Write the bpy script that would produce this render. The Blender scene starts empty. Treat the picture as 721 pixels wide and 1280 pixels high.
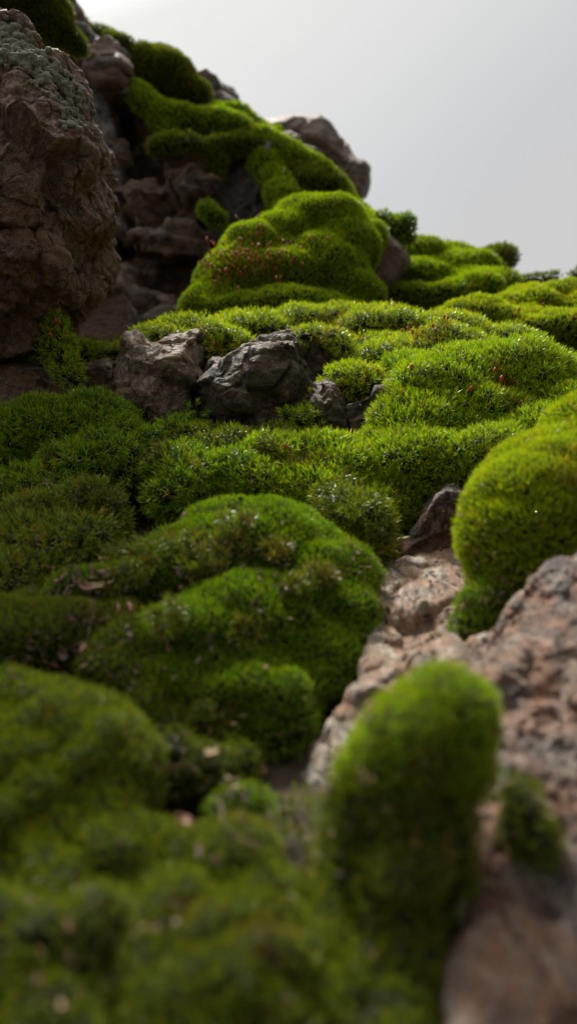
import bpy, bmesh, math, random, time
import numpy as np
from mathutils import Vector
from mathutils.bvhtree import BVHTree
from mathutils.geometry import convex_hull_2d

T0 = time.time()
S = 0.01                    # modelling is done in centimetres, linked in metres
F = 915.0                   # focal length in photo pixels (721 px wide frame)
rng = np.random.default_rng(7)
random.seed(7)
C = bpy.context.scene.collection

def P(px, py, d):
    """a point d centimetres out along the view, in centimetres (X right, Y away, Z up)"""
    return np.array([(px-360.5)*d/F, d, (640-py)*d/F])

# ------------------------------------------------------------------ noise
_perm = np.random.default_rng(3).permutation(256); _perm = np.concatenate([_perm, _perm, _perm])
_g = np.random.default_rng(4).normal(size=(256, 3)); _g /= np.linalg.norm(_g, axis=1)[:, None]
_cr = np.random.default_rng(5).random((256, 3))
_cn = np.random.default_rng(6).normal(size=(256, 3)); _cn /= np.linalg.norm(_cn, axis=1)[:, None]
def _h(i, j, k): return _perm[_perm[_perm[i & 255] + (j & 255)] + (k & 255)]
def perlin(p):
    i = np.floor(p).astype(int); f = p - i; u = f*f*f*(f*(f*6-15)+10)
    r = 0
    for a in (0, 1):
        for b in (0, 1):
            for c in (0, 1):
                g = _g[_h(i[:, 0]+a, i[:, 1]+b, i[:, 2]+c)]
                v = ((f-np.array([a, b, c]))*g).sum(1)
                w = (u[:, 0] if a else 1-u[:, 0])*(u[:, 1] if b else 1-u[:, 1])*(u[:, 2] if c else 1-u[:, 2])
                r = r+v*w
    return r*1.6
def fbm(p, o=4, ridged=False):
    r = 0; a = 1.0; t = 0
    for k in range(o):
        n = perlin(p*2**k+k*17.3)
        r = r+a*((1-2*abs(n)) if ridged else n); t += a; a *= .5
    return r/t
def worley(p):
    """distance to the nearest cell centre, its hash index, offset to it, second distance"""
    i = np.floor(p).astype(int)
    b1 = np.full(len(p), 9.); b2 = np.full(len(p), 9.); hi = np.zeros(len(p), int); off = np.zeros_like(p)
    for a in (-1, 0, 1):
        for b in (-1, 0, 1):
            for c in (-1, 0, 1):
                q = i+np.array([a, b, c]); h = _h(q[:, 0], q[:, 1], q[:, 2])
                dv = p-(q+_cr[h]); d = (dv*dv).sum(1)
                m = d < b1
                b2 = np.where(m, b1, np.minimum(b2, d)); b1 = np.where(m, d, b1)
                hi = np.where(m, h, hi); off = np.where(m[:, None], dv, off)
    return np.sqrt(b1), hi, off, np.sqrt(b2)

# ------------------------------------------------------------------ mesh helpers
def new_mesh(name, v, f, mats=(), smooth=True, scale=S, mi=None):
    """v (n,3) cm, f (m,k) array of indices"""
    me = bpy.data.meshes.new(name)
    f = np.asarray(f, dtype=np.int32); k = f.shape[1]
    me.vertices.add(len(v)); me.vertices.foreach_set('co', (np.asarray(v)*scale).astype(np.float32).ravel())
    me.loops.add(f.size); me.loops.foreach_set('vertex_index', f.ravel())
    me.polygons.add(len(f)); me.polygons.foreach_set('loop_start', np.arange(0, f.size, k, dtype=np.int32))
    if mi is not None: me.polygons.foreach_set('material_index', np.asarray(mi, dtype=np.int32))
    me.update(calc_edges=True)
    me.polygons.foreach_set('use_smooth', np.full(len(f), smooth))
    for m in mats: me.materials.append(m)
    return me
def link(name, me, parent=None, loc=None):
    o = bpy.data.objects.new(name, me); C.objects.link(o)
    if parent is not None: o.parent = parent
    if loc is not None: o.location = loc
    return o
def tag(o, label=None, cat=None, group=None, kind=None):
    if label: o['label'] = label
    if cat: o['category'] = cat
    if group: o['group'] = group
    if kind: o['kind'] = kind
    return o

def hull_bm(bm, pts):
    vs = [bm.verts.new(p) for p in pts]
    r = bmesh.ops.convex_hull(bm, input=vs)
    junk = [g for g in r['geom_interior'] if isinstance(g, bmesh.types.BMVert)]
    if junk: bmesh.ops.delete(bm, geom=junk, context='VERTS')
def ell_bm(bm, px, py, d, rx, rz, rd=None, rot=0.0):
    c = P(px, py, d); k = d/F
    rx *= k; rz *= k; rd = rd if rd else (rx+rz)/2
    r = bmesh.ops.create_icosphere(bm, subdivisions=3, radius=1.0)
    a = math.radians(rot)
    for v in r['verts']:
        x, y, z = v.co.x*rx, v.co.y*rd, v.co.z*rz
        v.co = Vector((c[0]+x*math.cos(a)-z*math.sin(a), c[1]+y, c[2]+x*math.sin(a)+z*math.cos(a)))
def solid(build, voxel, smooth=0):
    """union of the pieces built by `build`, as one closed quad mesh (verts cm, quads, normals)"""
    bm = bmesh.new(); build(bm)
    me = bpy.data.meshes.new('tmp'); bm.to_mesh(me); bm.free()
    o = bpy.data.objects.new('tmp', me); C.objects.link(o)
    m = o.modifiers.new('r', 'REMESH'); m.mode = 'VOXEL'; m.voxel_size = voxel; m.adaptivity = 0
    if smooth:
        s = o.modifiers.new('s', 'SMOOTH'); s.factor = .5; s.iterations = smooth
    dg = bpy.context.evaluated_depsgraph_get(); dg.update()
    e = o.evaluated_get(dg); em = e.to_mesh()
    n = len(em.vertices); v = np.empty(n*3, np.float32); em.vertices.foreach_get('co', v)
    q = []
    for p in em.polygons:
        a = list(p.vertices); q.append(a if len(a) == 4 else a+[a[-1]])
    q = np.array(q, dtype=np.int32)
    q = q[q[:, 2] != q[:, 3]]
    e.to_mesh_clear(); bpy.data.objects.remove(o); bpy.data.meshes.remove(me)
    v = v.reshape(-1, 3).astype(float)
    return v, q, normals(v, q)
def normals(v, q):
    a = v[q[:, 2]]-v[q[:, 0]]; b = v[q[:, 3]]-v[q[:, 1]]
    fn = np.cross(a, b); n = np.zeros_like(v)
    for k in range(4): np.add.at(n, q[:, k], fn)
    return n/(np.linalg.norm(n, axis=1)[:, None]+1e-12)

# ------------------------------------------------------------------ materials
def nt(name):
    m = bpy.data.materials.new(name); m.use_nodes = True
    t = m.node_tree; t.nodes.clear()
    return m, t, t.nodes.new('ShaderNodeOutputMaterial')
def N(t, ty, **kw):
    n = t.nodes.new(ty)
    for k, v in kw.items():
        if k in n.bl_rna.properties: setattr(n, k, v)
        else: n.inputs[k.replace('_', ' ')].default_value = v
    return n
def ramp(t, fac, stops):
    r = t.nodes.new('ShaderNodeValToRGB'); e = r.color_ramp.elements
    while len(e) < len(stops): e.new(.5)
    for x, (p, c) in zip(e, stops):
        x.position = p; x.color = (*c, 1) if len(c) == 3 else c
    t.links.new(fac, r.inputs[0]); return r.outputs[0]
def mixc(t, fac, a, b, mode='MIX'):
    n = t.nodes.new('ShaderNodeMix'); n.data_type = 'RGBA'; n.blend_type = mode
    for s, v in ((n.inputs[0], fac), (n.inputs[6], a), (n.inputs[7], b)):
        if isinstance(v, (int, float)): s.default_value = v
        elif isinstance(v, tuple): s.default_value = (*v, 1)
        else: t.links.new(v, s)
    return n.outputs[2]

def moss_mat(name, low, mid, tip, olive, brown, trans=.26):
    """shoot colours: attribute tint = (random per shoot, 0 base .. 1 tip, patch value)"""
    m, t, out = nt(name)
    at = N(t, 'ShaderNodeAttribute', attribute_name='tint')
    sp = t.nodes.new('ShaderNodeSeparateColor'); t.links.new(at.outputs['Color'], sp.inputs[0])
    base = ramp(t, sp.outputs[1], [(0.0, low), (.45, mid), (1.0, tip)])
    ol = mixc(t, .75, base, olive)
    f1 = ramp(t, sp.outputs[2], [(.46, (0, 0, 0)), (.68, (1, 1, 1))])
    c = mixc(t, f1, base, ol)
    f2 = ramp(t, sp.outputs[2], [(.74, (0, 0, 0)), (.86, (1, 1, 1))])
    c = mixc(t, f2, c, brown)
    v = ramp(t, sp.outputs[0], [(0, (.62, .68, .5)), (.5, (.95, .95, .9)), (.93, (1.2, 1.18, 1.1)), (1, (1.9, .95, .8))])
    c = mixc(t, 1.0, c, v, 'MULTIPLY')
    p = N(t, 'ShaderNodeBsdfPrincipled', Roughness=.36); p.inputs['Specular IOR Level'].default_value = .3
    t.links.new(c, p.inputs['Base Color'])
    tr = t.nodes.new('ShaderNodeBsdfTranslucent')
    hs = mixc(t, 1.0, c, (1.15, 1.25, .5), 'MULTIPLY'); t.links.new(hs, tr.inputs[0])
    mx = t.nodes.new('ShaderNodeMixShader'); mx.inputs[0].default_value = trans
    t.links.new(p.outputs[0], mx.inputs[1]); t.links.new(tr.outputs[0], mx.inputs[2])
    t.links.new(mx.outputs[0], out.inputs[0])
    return m
GB = 1.0
M = {}
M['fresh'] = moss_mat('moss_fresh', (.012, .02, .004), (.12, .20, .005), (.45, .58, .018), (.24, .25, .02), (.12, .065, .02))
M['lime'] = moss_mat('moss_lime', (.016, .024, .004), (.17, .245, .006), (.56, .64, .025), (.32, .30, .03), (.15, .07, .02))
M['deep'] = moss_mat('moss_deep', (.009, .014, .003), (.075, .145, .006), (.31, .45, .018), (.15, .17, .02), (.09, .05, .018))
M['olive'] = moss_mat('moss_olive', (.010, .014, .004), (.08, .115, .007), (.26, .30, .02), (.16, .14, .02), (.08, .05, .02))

def rock_mat(name, dark, mid, light, stain=None, scale=1.0, wet=.5, bump=1.0, stain_amt=.5, moss=0.0, stretch=(1, 1, 1), rot=(0, 0, 0)):
    m, t, out = nt(name)
    tc = t.nodes.new('ShaderNodeTexCoord'); mp = t.nodes.new('ShaderNodeMapping')
    mp.inputs['Scale'].default_value = tuple(scale*100*k for k in stretch); mp.inputs['Rotation'].default_value = rot          # object units are metres: 1 noise unit = 1 cm
    t.links.new(tc.outputs['Object'], mp.inputs[0]); co = mp.outputs[0]
    def noise(sc, det=8, rough=.6, dist=0.0):
        n = N(t, 'ShaderNodeTexNoise', Scale=sc, Detail=det, Roughness=rough, Distortion=dist); t.links.new(co, n.inputs['Vector']); return n.outputs[0]
    n1 = noise(.35, 9, .62, .6); n2 = noise(2.2, 8, .7, .4); n3 = noise(11, 5, .7)
    c = ramp(t, n1, [(.40, dark), (.5, mid), (.60, light)])
    c2 = ramp(t, n2, [(.38, tuple(x*.45 for x in dark)), (.5, mid), (.60, tuple(min(1, x*1.25) for x in light))])
    c = mixc(t, .5, c, c2)
    if stain:
        f = ramp(t, noise(.55, 6, .65, 1.2), [(.5-.25*stain_amt, (0, 0, 0)), (.66-.2*stain_amt, (1, 1, 1))])
        c = mixc(t, f, c, mixc(t, n2, tuple(x*.7 for x in stain), tuple(min(1, x*1.4) for x in stain)))
    sp = ramp(t, n3, [(.3, (.5, .5, .5)), (.55, (1, 1, 1)), (.72, (1.5, 1.5, 1.5))])
    c = mixc(t, .8, c, sp, 'MULTIPLY')
    vo = N(t, 'ShaderNodeTexVoronoi', Scale=5.0); t.links.new(co, vo.inputs['Vector'])
    fl = ramp(t, vo.outputs['Distance'], [(.05, (1, 1, 1)), (.16, (0, 0, 0))])
    c = mixc(t, mixc(t, 1.0, fl, (.35, .35, .35), 'MULTIPLY'), c, tuple(min(1, x*1.9+.03) for x in light))
    if moss:
        f = ramp(t, noise(.9, 7, .7), [(.62-.25*moss, (0, 0, 0)), (.7-.2*moss, (1, 1, 1))])
        c = mixc(t, f, c, (.06, .085, .02))
    wn = N(t, 'ShaderNodeTexNoise', Scale=.8, Detail=5.0); t.links.new(co, wn.inputs['Vector'])
    wv = N(t, 'ShaderNodeVectorMath', operation='MULTIPLY_ADD'); t.links.new(wn.outputs['Color'], wv.inputs[0]); wv.inputs[1].default_value = (1.6, 1.6, 1.6); t.links.new(co, wv.inputs[2])
    vc = N(t, 'ShaderNodeTexVoronoi', feature='DISTANCE_TO_EDGE', Scale=.55); t.links.new(wv.outputs[0], vc.inputs['Vector'])
    crk = ramp(t, vc.outputs['Distance'], [(.0, (0, 0, 0)), (.035, (1, 1, 1))])
    pm = ramp(t, n1, [(.46, (0, 0, 0)), (.56, (1, 1, 1))])         # cracks only run through part of the stone
    crk = mixc(t, pm, (1, 1, 1), crk)
    c = mixc(t, .75, c, mixc(t, crk, (.35, .3, .28), (1, 1, 1)), 'MULTIPLY')
    p = N(t, 'ShaderNodeBsdfPrincipled'); t.links.new(c, p.inputs['Base Color'])
    rg = ramp(t, noise(1.3, 5, .6), [(.35, (.75-.45*wet,)*3), (.65, (.85-.15*wet,)*3)]); t.links.new(rg, p.inputs['Roughness'])
    p.inputs['Specular IOR Level'].default_value = .35+.25*wet
    b = N(t, 'ShaderNodeBump', Strength=1.0, Distance=.0045*bump/scale)
    h = N(t, 'ShaderNodeMath', operation='ADD'); t.links.new(n2, h.inputs[0])
    h2 = N(t, 'ShaderNodeMath', operation='MULTIPLY'); t.links.new(n3, h2.inputs[0]); h2.inputs[1].default_value = .35
    t.links.new(h2.outputs[0], h.inputs[1]); h3 = N(t, 'ShaderNodeMath', operation='MULTIPLY_ADD'); t.links.new(crk, h3.inputs[0]); h3.inputs[1].default_value = .35; t.links.new(h.outputs[0], h3.inputs[2]); t.links.new(h3.outputs[0], b.inputs['Height'])
    t.links.new(b.outputs[0], p.inputs['Normal']); t.links.new(p.outputs[0], out.inputs[0])
    return m
M['boulder'] = rock_mat('rock_brown_crust', (.065, .04, .028), (.24, .155, .105), (.44, .31, .225), (.30, .17, .10), 1.0, .3, 1.6, .3)
M['cliff'] = rock_mat('rock_cliff', (.024, .017, .013), (.20, .135, .095), (.38, .28, .21), (.26, .15, .09), .6, .6, 1.8, .35, stretch=(.7, .7, 1.5))
M['grey'] = rock_mat('rock_violet_grey', (.055, .045, .044), (.125, .108, .108), (.23, .205, .205), (.13, .095, .075), .7, .8, 1.6, .25)
M['streak'] = rock_mat('rock_wet_streak', (.06, .05, .047), (.17, .145, .135), (.34, .31, .30), None, .7, 1.0, 1.2, stretch=(2, 1, .5))
M['pale'] = rock_mat('rock_pale_grey', (.06, .042, .028), (.27, .20, .14), (.60, .50, .38), (.28, .17, .09), 1.2, .35, 1.3, .25)
M['dark'] = rock_mat('rock_dark', (.024, .015, .009), (.095, .060, .036), (.23, .155, .095), (.10, .078, .03), 1.2, .35, 1.3, .1)
M['tan'] = rock_mat('rock_tan_streaked', (.07, .06, .052), (.36, .295, .23), (.70, .62, .51), (.36, .20, .11), 1.2, .5, 1.1, .4, stretch=(1.5, .55, 1.1), rot=(.3, .2, .55))
M['big'] = rock_mat('rock_red_brown', (.03, .024, .024), (.16, .12, .10), (.58, .48, .38), (.34, .16, .085), 1.0, .7, 1.6, .34, stretch=(1.2, .8, .8), rot=(0, .6, .3))
M['brownk'] = rock_mat('rock_brown_smooth', (.09, .055, .04), (.19, .12, .09), (.27, .19, .15), None, .8, .4, .8)

def simple_mat(name, col, rough=.6, spec=.4, var=.35, scale=400, trans=0.0):
    m, t, out = nt(name)
    tc = t.nodes.new('ShaderNodeTexCoord')
    n = N(t, 'ShaderNodeTexNoise', Scale=scale, Detail=5.0, Roughness=.65); t.links.new(tc.outputs['Object'], n.inputs['Vector'])
    c = ramp(t, n.outputs[0], [(.3, tuple(x*(1-var) for x in col)), (.7, tuple(min(1, x*(1+var)) for x in col))])
    p = N(t, 'ShaderNodeBsdfPrincipled', Roughness=rough); p.inputs['Specular IOR Level'].default_value = spec
    t.links.new(c, p.inputs['Base Color'])
    b = N(t, 'ShaderNodeBump', Strength=.5, Distance=.0004); t.links.new(n.outputs[0], b.inputs['Height']); t.links.new(b.outputs[0], p.inputs['Normal'])
    t.links.new(p.outputs[0], out.inputs[0]); return m
M['peat'] = simple_mat('moss_base_mat', (.016, .018, .007), .9, .1)
M['soil'] = simple_mat('soil', (.035, .026, .016), .9, .15, .6, 180)
M['bark'] = simple_mat('twig_bark', (.10, .065, .045), .7, .3, .5, 700)
M['deadleaf'] = simple_mat('dead_leaf', (.20, .10, .055), .6, .3, .5, 500)
M['straw'] = simple_mat('straw', (.22, .15, .07), .6, .3, .3, 500)
M['capsule'] = simple_mat('capsule_red', (.36, .06, .015), .45, .5, .4, 900)
M['stalk'] = simple_mat('stalk_amber', (.40, .20, .05), .5, .4, .3, 900)
M['lichen'] = simple_mat('lichen_crust_mat', (.17, .165, .115), .85, .15, .55, 900)
def water_mat():
    m, t, out = nt('water_clear')
    p = N(t, 'ShaderNodeBsdfPrincipled', Roughness=.0, IOR=1.33); p.inputs['Transmission Weight'].default_value = 1.0
    p.inputs['Base Color'].default_value = (1, 1, 1, 1)
    t.links.new(p.outputs[0], out.inputs[0]); return m
M['water'] = water_mat()

# ------------------------------------------------------------------ rocks
SURF = []           # (object, kind, verts, quads) for placing small things by ray
def rock(name, label, hulls, mat, voxel, amp=.25, cell=1.2, facet=.35, cat='rock', sm=2, group=None, ells=(), strata=None, parent=None, seed=0):
    def b(bm):
        for h in hulls:
            hull_bm(bm, [P(*q) for q in h])
        for e in ells: ell_bm(bm, *e)
    v, q, n = solid(b, voxel, sm)
    s = seed*7.7+len(SURF)*3.1
    # broken facets: inside each cell the surface is pulled onto a tilted plane
    for cs, fa in ((cell*2.2, facet), (cell, facet*.7), (cell*.42, facet*.4)):
        d1, hi, off, d2 = worley(v/cs+s)
        pl = (off*_cn[hi]).sum(1)*cs
        v = v+n*(pl*fa*1.0+((_cr[hi][:, 0]-.5)*cs*fa*.5))[:, None]*np.clip((d2-d1)*9, 0, 1)[:, None]
    if strata:
        z = v @ np.array(strata[0]); w = z/strata[1]+fbm(v/(strata[1]*3)+s, 3)*1.2
        v = v+n*((np.abs((w % 1)-.5)*2-.5)*strata[2])[:, None]
    n = normals(v, q)
    v = v+n*(fbm(v/(cell*1.5)+s+5, 5)*amp)[:, None]+n*(fbm(v/(cell*.35)+s+9, 4, True)*amp*.3)[:, None]
    me = new_mesh(name, v, q, [mat])
    o = link(name, me, parent)
    if parent is None: tag(o, label, cat, group)
    SURF.append((o, 'rock', v, q))
    return o

# ------------------------------------------------------------------ moss
STY = dict(
    star=dict(dens=64, L=.30, leaf=.29, w=.042, n=8, spread=50, up=.35),     # starry shoots near the plane of focus
    fine=dict(dens=260, L=.17, leaf=.13, w=.02, n=6, spread=30, up=.25),     # velvety pincushion moss
    far=dict(dens=80, L=.22, leaf=.22, w=.042, n=6, spread=36, up=.3),
    vfar=dict(dens=42, L=.25, leaf=.32, w=.07, n=6, spread=36, up=.3),
    near=dict(dens=330, L=.15, leaf=.10, w=.017, n=6, spread=32, up=.2),
    shag=dict(dens=44, L=.42, leaf=.33, w=.045, n=10, spread=56, up=.3),
)
NSHOOT = 0
def chain(path, step=.45):
    """ellipsoids strung closely along a path of (px, py, d, r): one continuous roll of moss"""
    out = []
    for a, b in zip(path[:-1], path[1:]):
        n = max(2, int(math.hypot(b[0]-a[0], b[1]-a[1])/(min(a[3], b[3])*step)))
        for k in range(n):
            u = k/n; q = [a[i]*(1-u)+b[i]*u for i in range(4)]
            out.append((q[0], q[1], q[2], q[3], q[3]*.9))
    a = path[-1]; out.append((a[0], a[1], a[2], a[3], a[3]*.9))
    return out
def shoots(pos, nor, st, patch, scale=1.0):
    """leafy shoots standing on points pos; returns verts, quads, tint"""
    n = len(pos); nl = st['n']; L = st['L']*scale; le = st['leaf']*scale; w = st['w']*scale
    ax = nor+rng.normal(size=(n, 3))*.22; ax[:, 2] += st['up']; ax /= np.linalg.norm(ax, axis=1)[:, None]
    hl = L*(.7+.6*rng.random(n))*(1+.5*perlin(pos*1.6+31))
    ref = np.where(np.abs(ax[:, 2:3]) < .8, np.array([[0, 0, 1.]]), np.array([[1., 0, 0]]))
    e1 = np.cross(ax, ref); e1 /= np.linalg.norm(e1, axis=1)[:, None]; e2 = np.cross(ax, e1)
    k = np.arange(nl)
    ph = k[None]*2.4+rng.random((n, 1))*6.28
    hh = (.25+.75*(k/(nl-1)))[None]*hl[:, None]+rng.normal(size=(n, nl))*.03*L
    sp = np.radians(st['spread'])*(1.25-.95*(k/(nl-1)))[None]*(.75+.5*rng.random((n, nl)))
    rad = np.cos(ph)[..., None]*e1[:, None]+np.sin(ph)[..., None]*e2[:, None]
    A = ax[:, None]
    tang = np.cross(A, rad)
    d1 = A*np.cos(sp*.6)[..., None]+rad*np.sin(sp*.6)[..., None]
    d2 = A*np.cos(sp*1.35)[..., None]+rad*np.sin(sp*1.35)[..., None]
    ll = le*(.7+.6*rng.random((n, nl)))[..., None]
    b = pos[:, None]+A*hh[..., None]-A*L*.1
    mid = b+d1*ll*.45; tip = mid+d2*ll*.55
    hw = (w*.5*(.8+.4*rng.random((n, nl))))[..., None]
    V = np.stack([b, mid+tang*hw, tip, mid-tang*hw], axis=2).reshape(-1, 3)
    Q = np.arange(len(V), dtype=np.int32).reshape(-1, 4)
    r = np.repeat(rng.random(n), nl*4)
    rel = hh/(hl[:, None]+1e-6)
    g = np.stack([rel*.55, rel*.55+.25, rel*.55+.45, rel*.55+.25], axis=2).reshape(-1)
    pt = np.repeat(patch, nl*4)
    return V, Q, np.stack([r, np.clip(g, 0, 1), pt, np.ones_like(r)], axis=1)

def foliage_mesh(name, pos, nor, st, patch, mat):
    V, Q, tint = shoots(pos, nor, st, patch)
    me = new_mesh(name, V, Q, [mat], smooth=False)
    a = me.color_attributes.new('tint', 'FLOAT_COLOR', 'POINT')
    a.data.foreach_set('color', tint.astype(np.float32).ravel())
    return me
def sample(v, q, nrm, dens, mask=None):
    a, b, c, d = (v[q[:, i]] for i in range(4))
    fn = np.cross(c-a, d-b); ar = np.linalg.norm(fn, axis=1)*.5; un = fn/(ar[:, None]*2+1e-12)
    cen = (a+c)*.5
    vw = -cen/np.linalg.norm(cen, axis=1)[:, None]
    facing = (un*vw).sum(1)
    wgt = np.where(facing > -.25, 1.0, .30)
    if mask is not None: wgt = wgt*mask(cen, un)
    lam = ar*wgt*dens
    cnt = np.floor(lam+rng.random(len(lam))).astype(int)
    idx = np.repeat(np.arange(len(q)), cnt)
    u = rng.random((len(idx), 1)); w = rng.random((len(idx), 1))
    p = (a[idx]*(1-u)+b[idx]*u)*(1-w)+(d[idx]*(1-u)+c[idx]*u)*w
    nn = nrm[q[idx]].mean(1); nn /= np.linalg.norm(nn, axis=1)[:, None]+1e-9
    return p, nn
def moss(label, prims, style, mat, voxel, lump=.25, lcell=1.6, patchy=0.0, pscale=.5, name='moss_cushion', cat='moss', group='cushions of moss growing over the rocks', sm=20, dens=1.0, thin=0.0, fine_lump=.3, pfun=None, ragged=1.0):
    global NSHOOT
    st = STY[style]
    v, q, n = solid(lambda bm: [ell_bm(bm, *e) for e in prims], voxel, sm*2 if style in ('near', 'fine') else sm)
    s = len(SURF)*5.3
    sc = lcell*1.15; lump = lump*{'near': .42, 'fine': .6}.get(style, .8)
    d1, hi, off, d2 = worley((v+fbm(v/sc+s, 2)[:, None]*sc*.35)/sc+s)
    v = v+n*((.42-d1)*lump*2)[:, None]
    d1, hi, off, d2 = worley((v+fbm(v/(sc*.4)+s, 2)[:, None]*sc*.14)/(sc*.38)+s*2)
    v = v+n*((.42-d1)*lump*2*fine_lump+fbm(v/(sc*2.2)+s, 4)*lump*2.2)[:, None]
    rg = {'near': .10, 'fine': .10, 'star': .10, 'shag': .14, 'far': .16, 'vfar': .22}[style]*ragged
    fs = {'near': .55, 'fine': .8, 'star': .9, 'shag': .9, 'far': 1.4, 'vfar': 2.0}[style]
    v = v+n*(fbm(v/fs+s+11, 3)*rg*1.6-np.clip(fbm(v/(fs*1.6)+s+17, 3)-.12, 0, 1)*rg*5)[:, None]
    n = normals(v, q)
    root = bpy.data.objects.new(name, None); C.objects.link(root); root.empty_display_size = .01
    c0 = v.mean(0); base = np.array([c0[0], c0[1], v[:, 2].min()])
    root.location = tuple(base*S); tag(root, label, cat, group)
    o = link('cushion', new_mesh('cushion', v-base, q, [M['peat']]), root)
    mk = None
    if thin: mk = lambda c, un: np.clip((fbm(c*.9+s, 3)+.55-thin)*5, 0, 1)
    p, nn = sample(v, q, n, st['dens']*dens, mk)
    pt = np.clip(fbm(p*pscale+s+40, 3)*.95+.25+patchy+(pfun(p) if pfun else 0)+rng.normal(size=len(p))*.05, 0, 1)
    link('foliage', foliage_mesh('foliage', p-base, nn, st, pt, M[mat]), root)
    NSHOOT += len(p)
    SURF.append((root, 'moss', v, q))
    root['_i'] = len(SURF)-1
    return root

# =================================================================== THE SETTING: ground
GY = np.array([0, 6, 10, 15, 20, 25, 30, 36, 45, 60, 75, 100, 140, 400.])
GZ = np.array([-9, -8.2, -8.2, -6.8, -5.4, -3.2, -.8, 2.6, 8.0, 15.5, 20., 17., 4, -30.])
def ground_z(x, y):
    z = np.interp(y, GY, GZ)
    z = z-np.clip(-x/200, -1, 1)*0
    p = np.stack([x, y, x*0], 1)
    return z+fbm(p/9., 5)*1.1+fbm(p/1.7+9, 4)*.25
xs = np.concatenate([np.linspace(-600, -45, 60), np.linspace(-44, 44, 420), np.linspace(45, 600, 60)])
ys = np.concatenate([np.linspace(-40, 2, 20), np.linspace(2.3, 50, 330), np.linspace(50.6, 110, 130), np.linspace(112, 900, 60)])
X, Y = np.meshgrid(xs, ys); gv = np.stack([X.ravel(), Y.ravel(), ground_z(X.ravel(), Y.ravel())], 1)
ii = (np.arange(len(ys)-1)[:, None]*len(xs)+np.arange(len(xs)-1)[None]).ravel()
gq = np.stack([ii, ii+1, ii+1+len(xs), ii+len(xs)], 1)
g = link('ground', new_mesh('ground', gv, gq, [M['soil']])); tag(g, 'dark damp soil of the slope between the moss cushions', 'soil', kind='structure')
g['kind'] = 'structure'

# =================================================================== ROCKS
def slab(outline, d0, d1, shrink=.12, bulge=None):
    """hull points: an outline in front at d0 (own depth allowed) and a slightly smaller one behind at +d1"""
    cx = sum(o[0] for o in outline)/len(outline); cy = sum(o[1] for o in outline)/len(outline)
    pts = []
    for o in outline:
        d = o[2] if len(o) > 2 else d0
        pts.append((cx+(o[0]-cx)*(1-shrink), cy+(o[1]-cy)*(1-shrink), d))
        pts.append((cx+(o[0]-cx)*1.0, cy+(o[1]-cy)*1.0, d+d1*.35))
        k = (d+d1*.35)/(d+d1)
        pts.append((360.5+(cx+(o[0]-cx)*.9-360.5)*k, 640+(cy+(o[1]-cy)*.9-640)*k, d+d1))
    if bulge: pts += bulge
    return pts

# the big crusty boulder at the left edge
boulder = rock('boulder', 'huge dark brown crusty boulder leaning in at the left edge', [
    slab([(-160, 40), (-60, 26), (22, 30), (74, 84), (98, 150), (122, 205), (112, 260), (98, 290), (50, 330), (-160, 330)], 32, 10, .18, [(10, 180, 30.2), (45, 230, 30.8)]),
    slab([(-160, 280), (90, 270), (92, 325), (76, 348), (34, 392), (0, 418), (-160, 430)], 32.3, 9, .16, [(10, 320, 30.8)]),
    ], M['boulder'], .07, amp=.46, cell=1.5, facet=.42, cat='boulder', sm=1, strata=((.86, .2, .47), 1.5, .13))
# background cliff
cliff = rock('cliff', 'dark brown layered rock face rising behind the boulder', [
    slab([(-60, -60), (60, -30), (105, 25), (140, 60), (150, 140), (165, 250), (150, 330), (60, 360), (-60, 360)], 70, 22, .1),
    slab([(95, 40), (165, 70), (230, 110), (240, 180), (220, 260), (130, 270), (120, 160)], 74, 20, .12),
    slab([(150, 110), (250, 100), (335, 170), (400, 240), (420, 300), (300, 330), (180, 300)], 77, 22, .08),
    slab([(140, 235), (215, 225), (262, 258), (250, 285), (160, 285)], 66, 14, .15),
    slab([(150, 285), (250, 272), (275, 300), (255, 325), (165, 320)], 64.5, 14, .15),
    slab([(150, 325), (250, 315), (290, 350), (250, 430), (160, 430)], 68, 14, .1),
    slab([(160, 370), (250, 375), (250, 430), (160, 430)], 62, 12, .15),
    ], M['cliff'], .2, amp=.6, cell=3.4, facet=.42, cat='cliff', sm=1, strata=((0.25, 0, .97), 2.2, .35))
rock('rock_slab', 'smooth dark brown slab under the overhanging boulder, beside the cliff', [
    slab([(66, 340), (128, 285), (145, 330), (170, 415), (160, 440), (60, 440)], 56, 8, .1)], M['cliff'], .22, amp=.22, cell=3.0, facet=.14, cat='rock')
rock('rock_slab', 'pale wet vertical streak of rock on the high cliff beside the skyline', [
    slab([(88, 22), (118, 42), (150, 88), (164, 118), (150, 122), (118, 88), (88, 45)], 69.2, 4, .05),
    slab([(98, 80), (126, 98), (132, 170), (150, 250), (165, 300), (150, 290), (116, 200), (100, 140)], 68.6, 4, .05)], M['streak'], .14, amp=.45, cell=2.0, facet=.3)
rock('rock_slab', 'violet grey flat rock face framed by moss on the cliff', [
    slab([(275, 165), (345, 165), (362, 215), (345, 300), (285, 318), (262, 250)], 67.3, 8, .04)], M['grey'], .13, amp=.35, cell=3.2, facet=.3)
rock('rock', 'small rounded brownish knob of rock under a mossy cap on the cliff', [slab([(222, 182), (248, 180), (262, 205), (268, 240), (250, 258), (228, 240)], 65.4, 6, .3)], M['cliff'], .12, amp=.35, cell=1.8, facet=.45)
rock('crag', 'bare pointed dark crag standing against the sky on top', [
    slab([(330, 156), (372, 148), (402, 139), (424, 160), (440, 188), (457, 212), (455, 230), (440, 262), (390, 262), (345, 215)], 82, 12, .12, [(405, 175, 80)])],
    M['cliff'], .16, amp=.3, cell=4.5, facet=.16, cat='rock')
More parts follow.
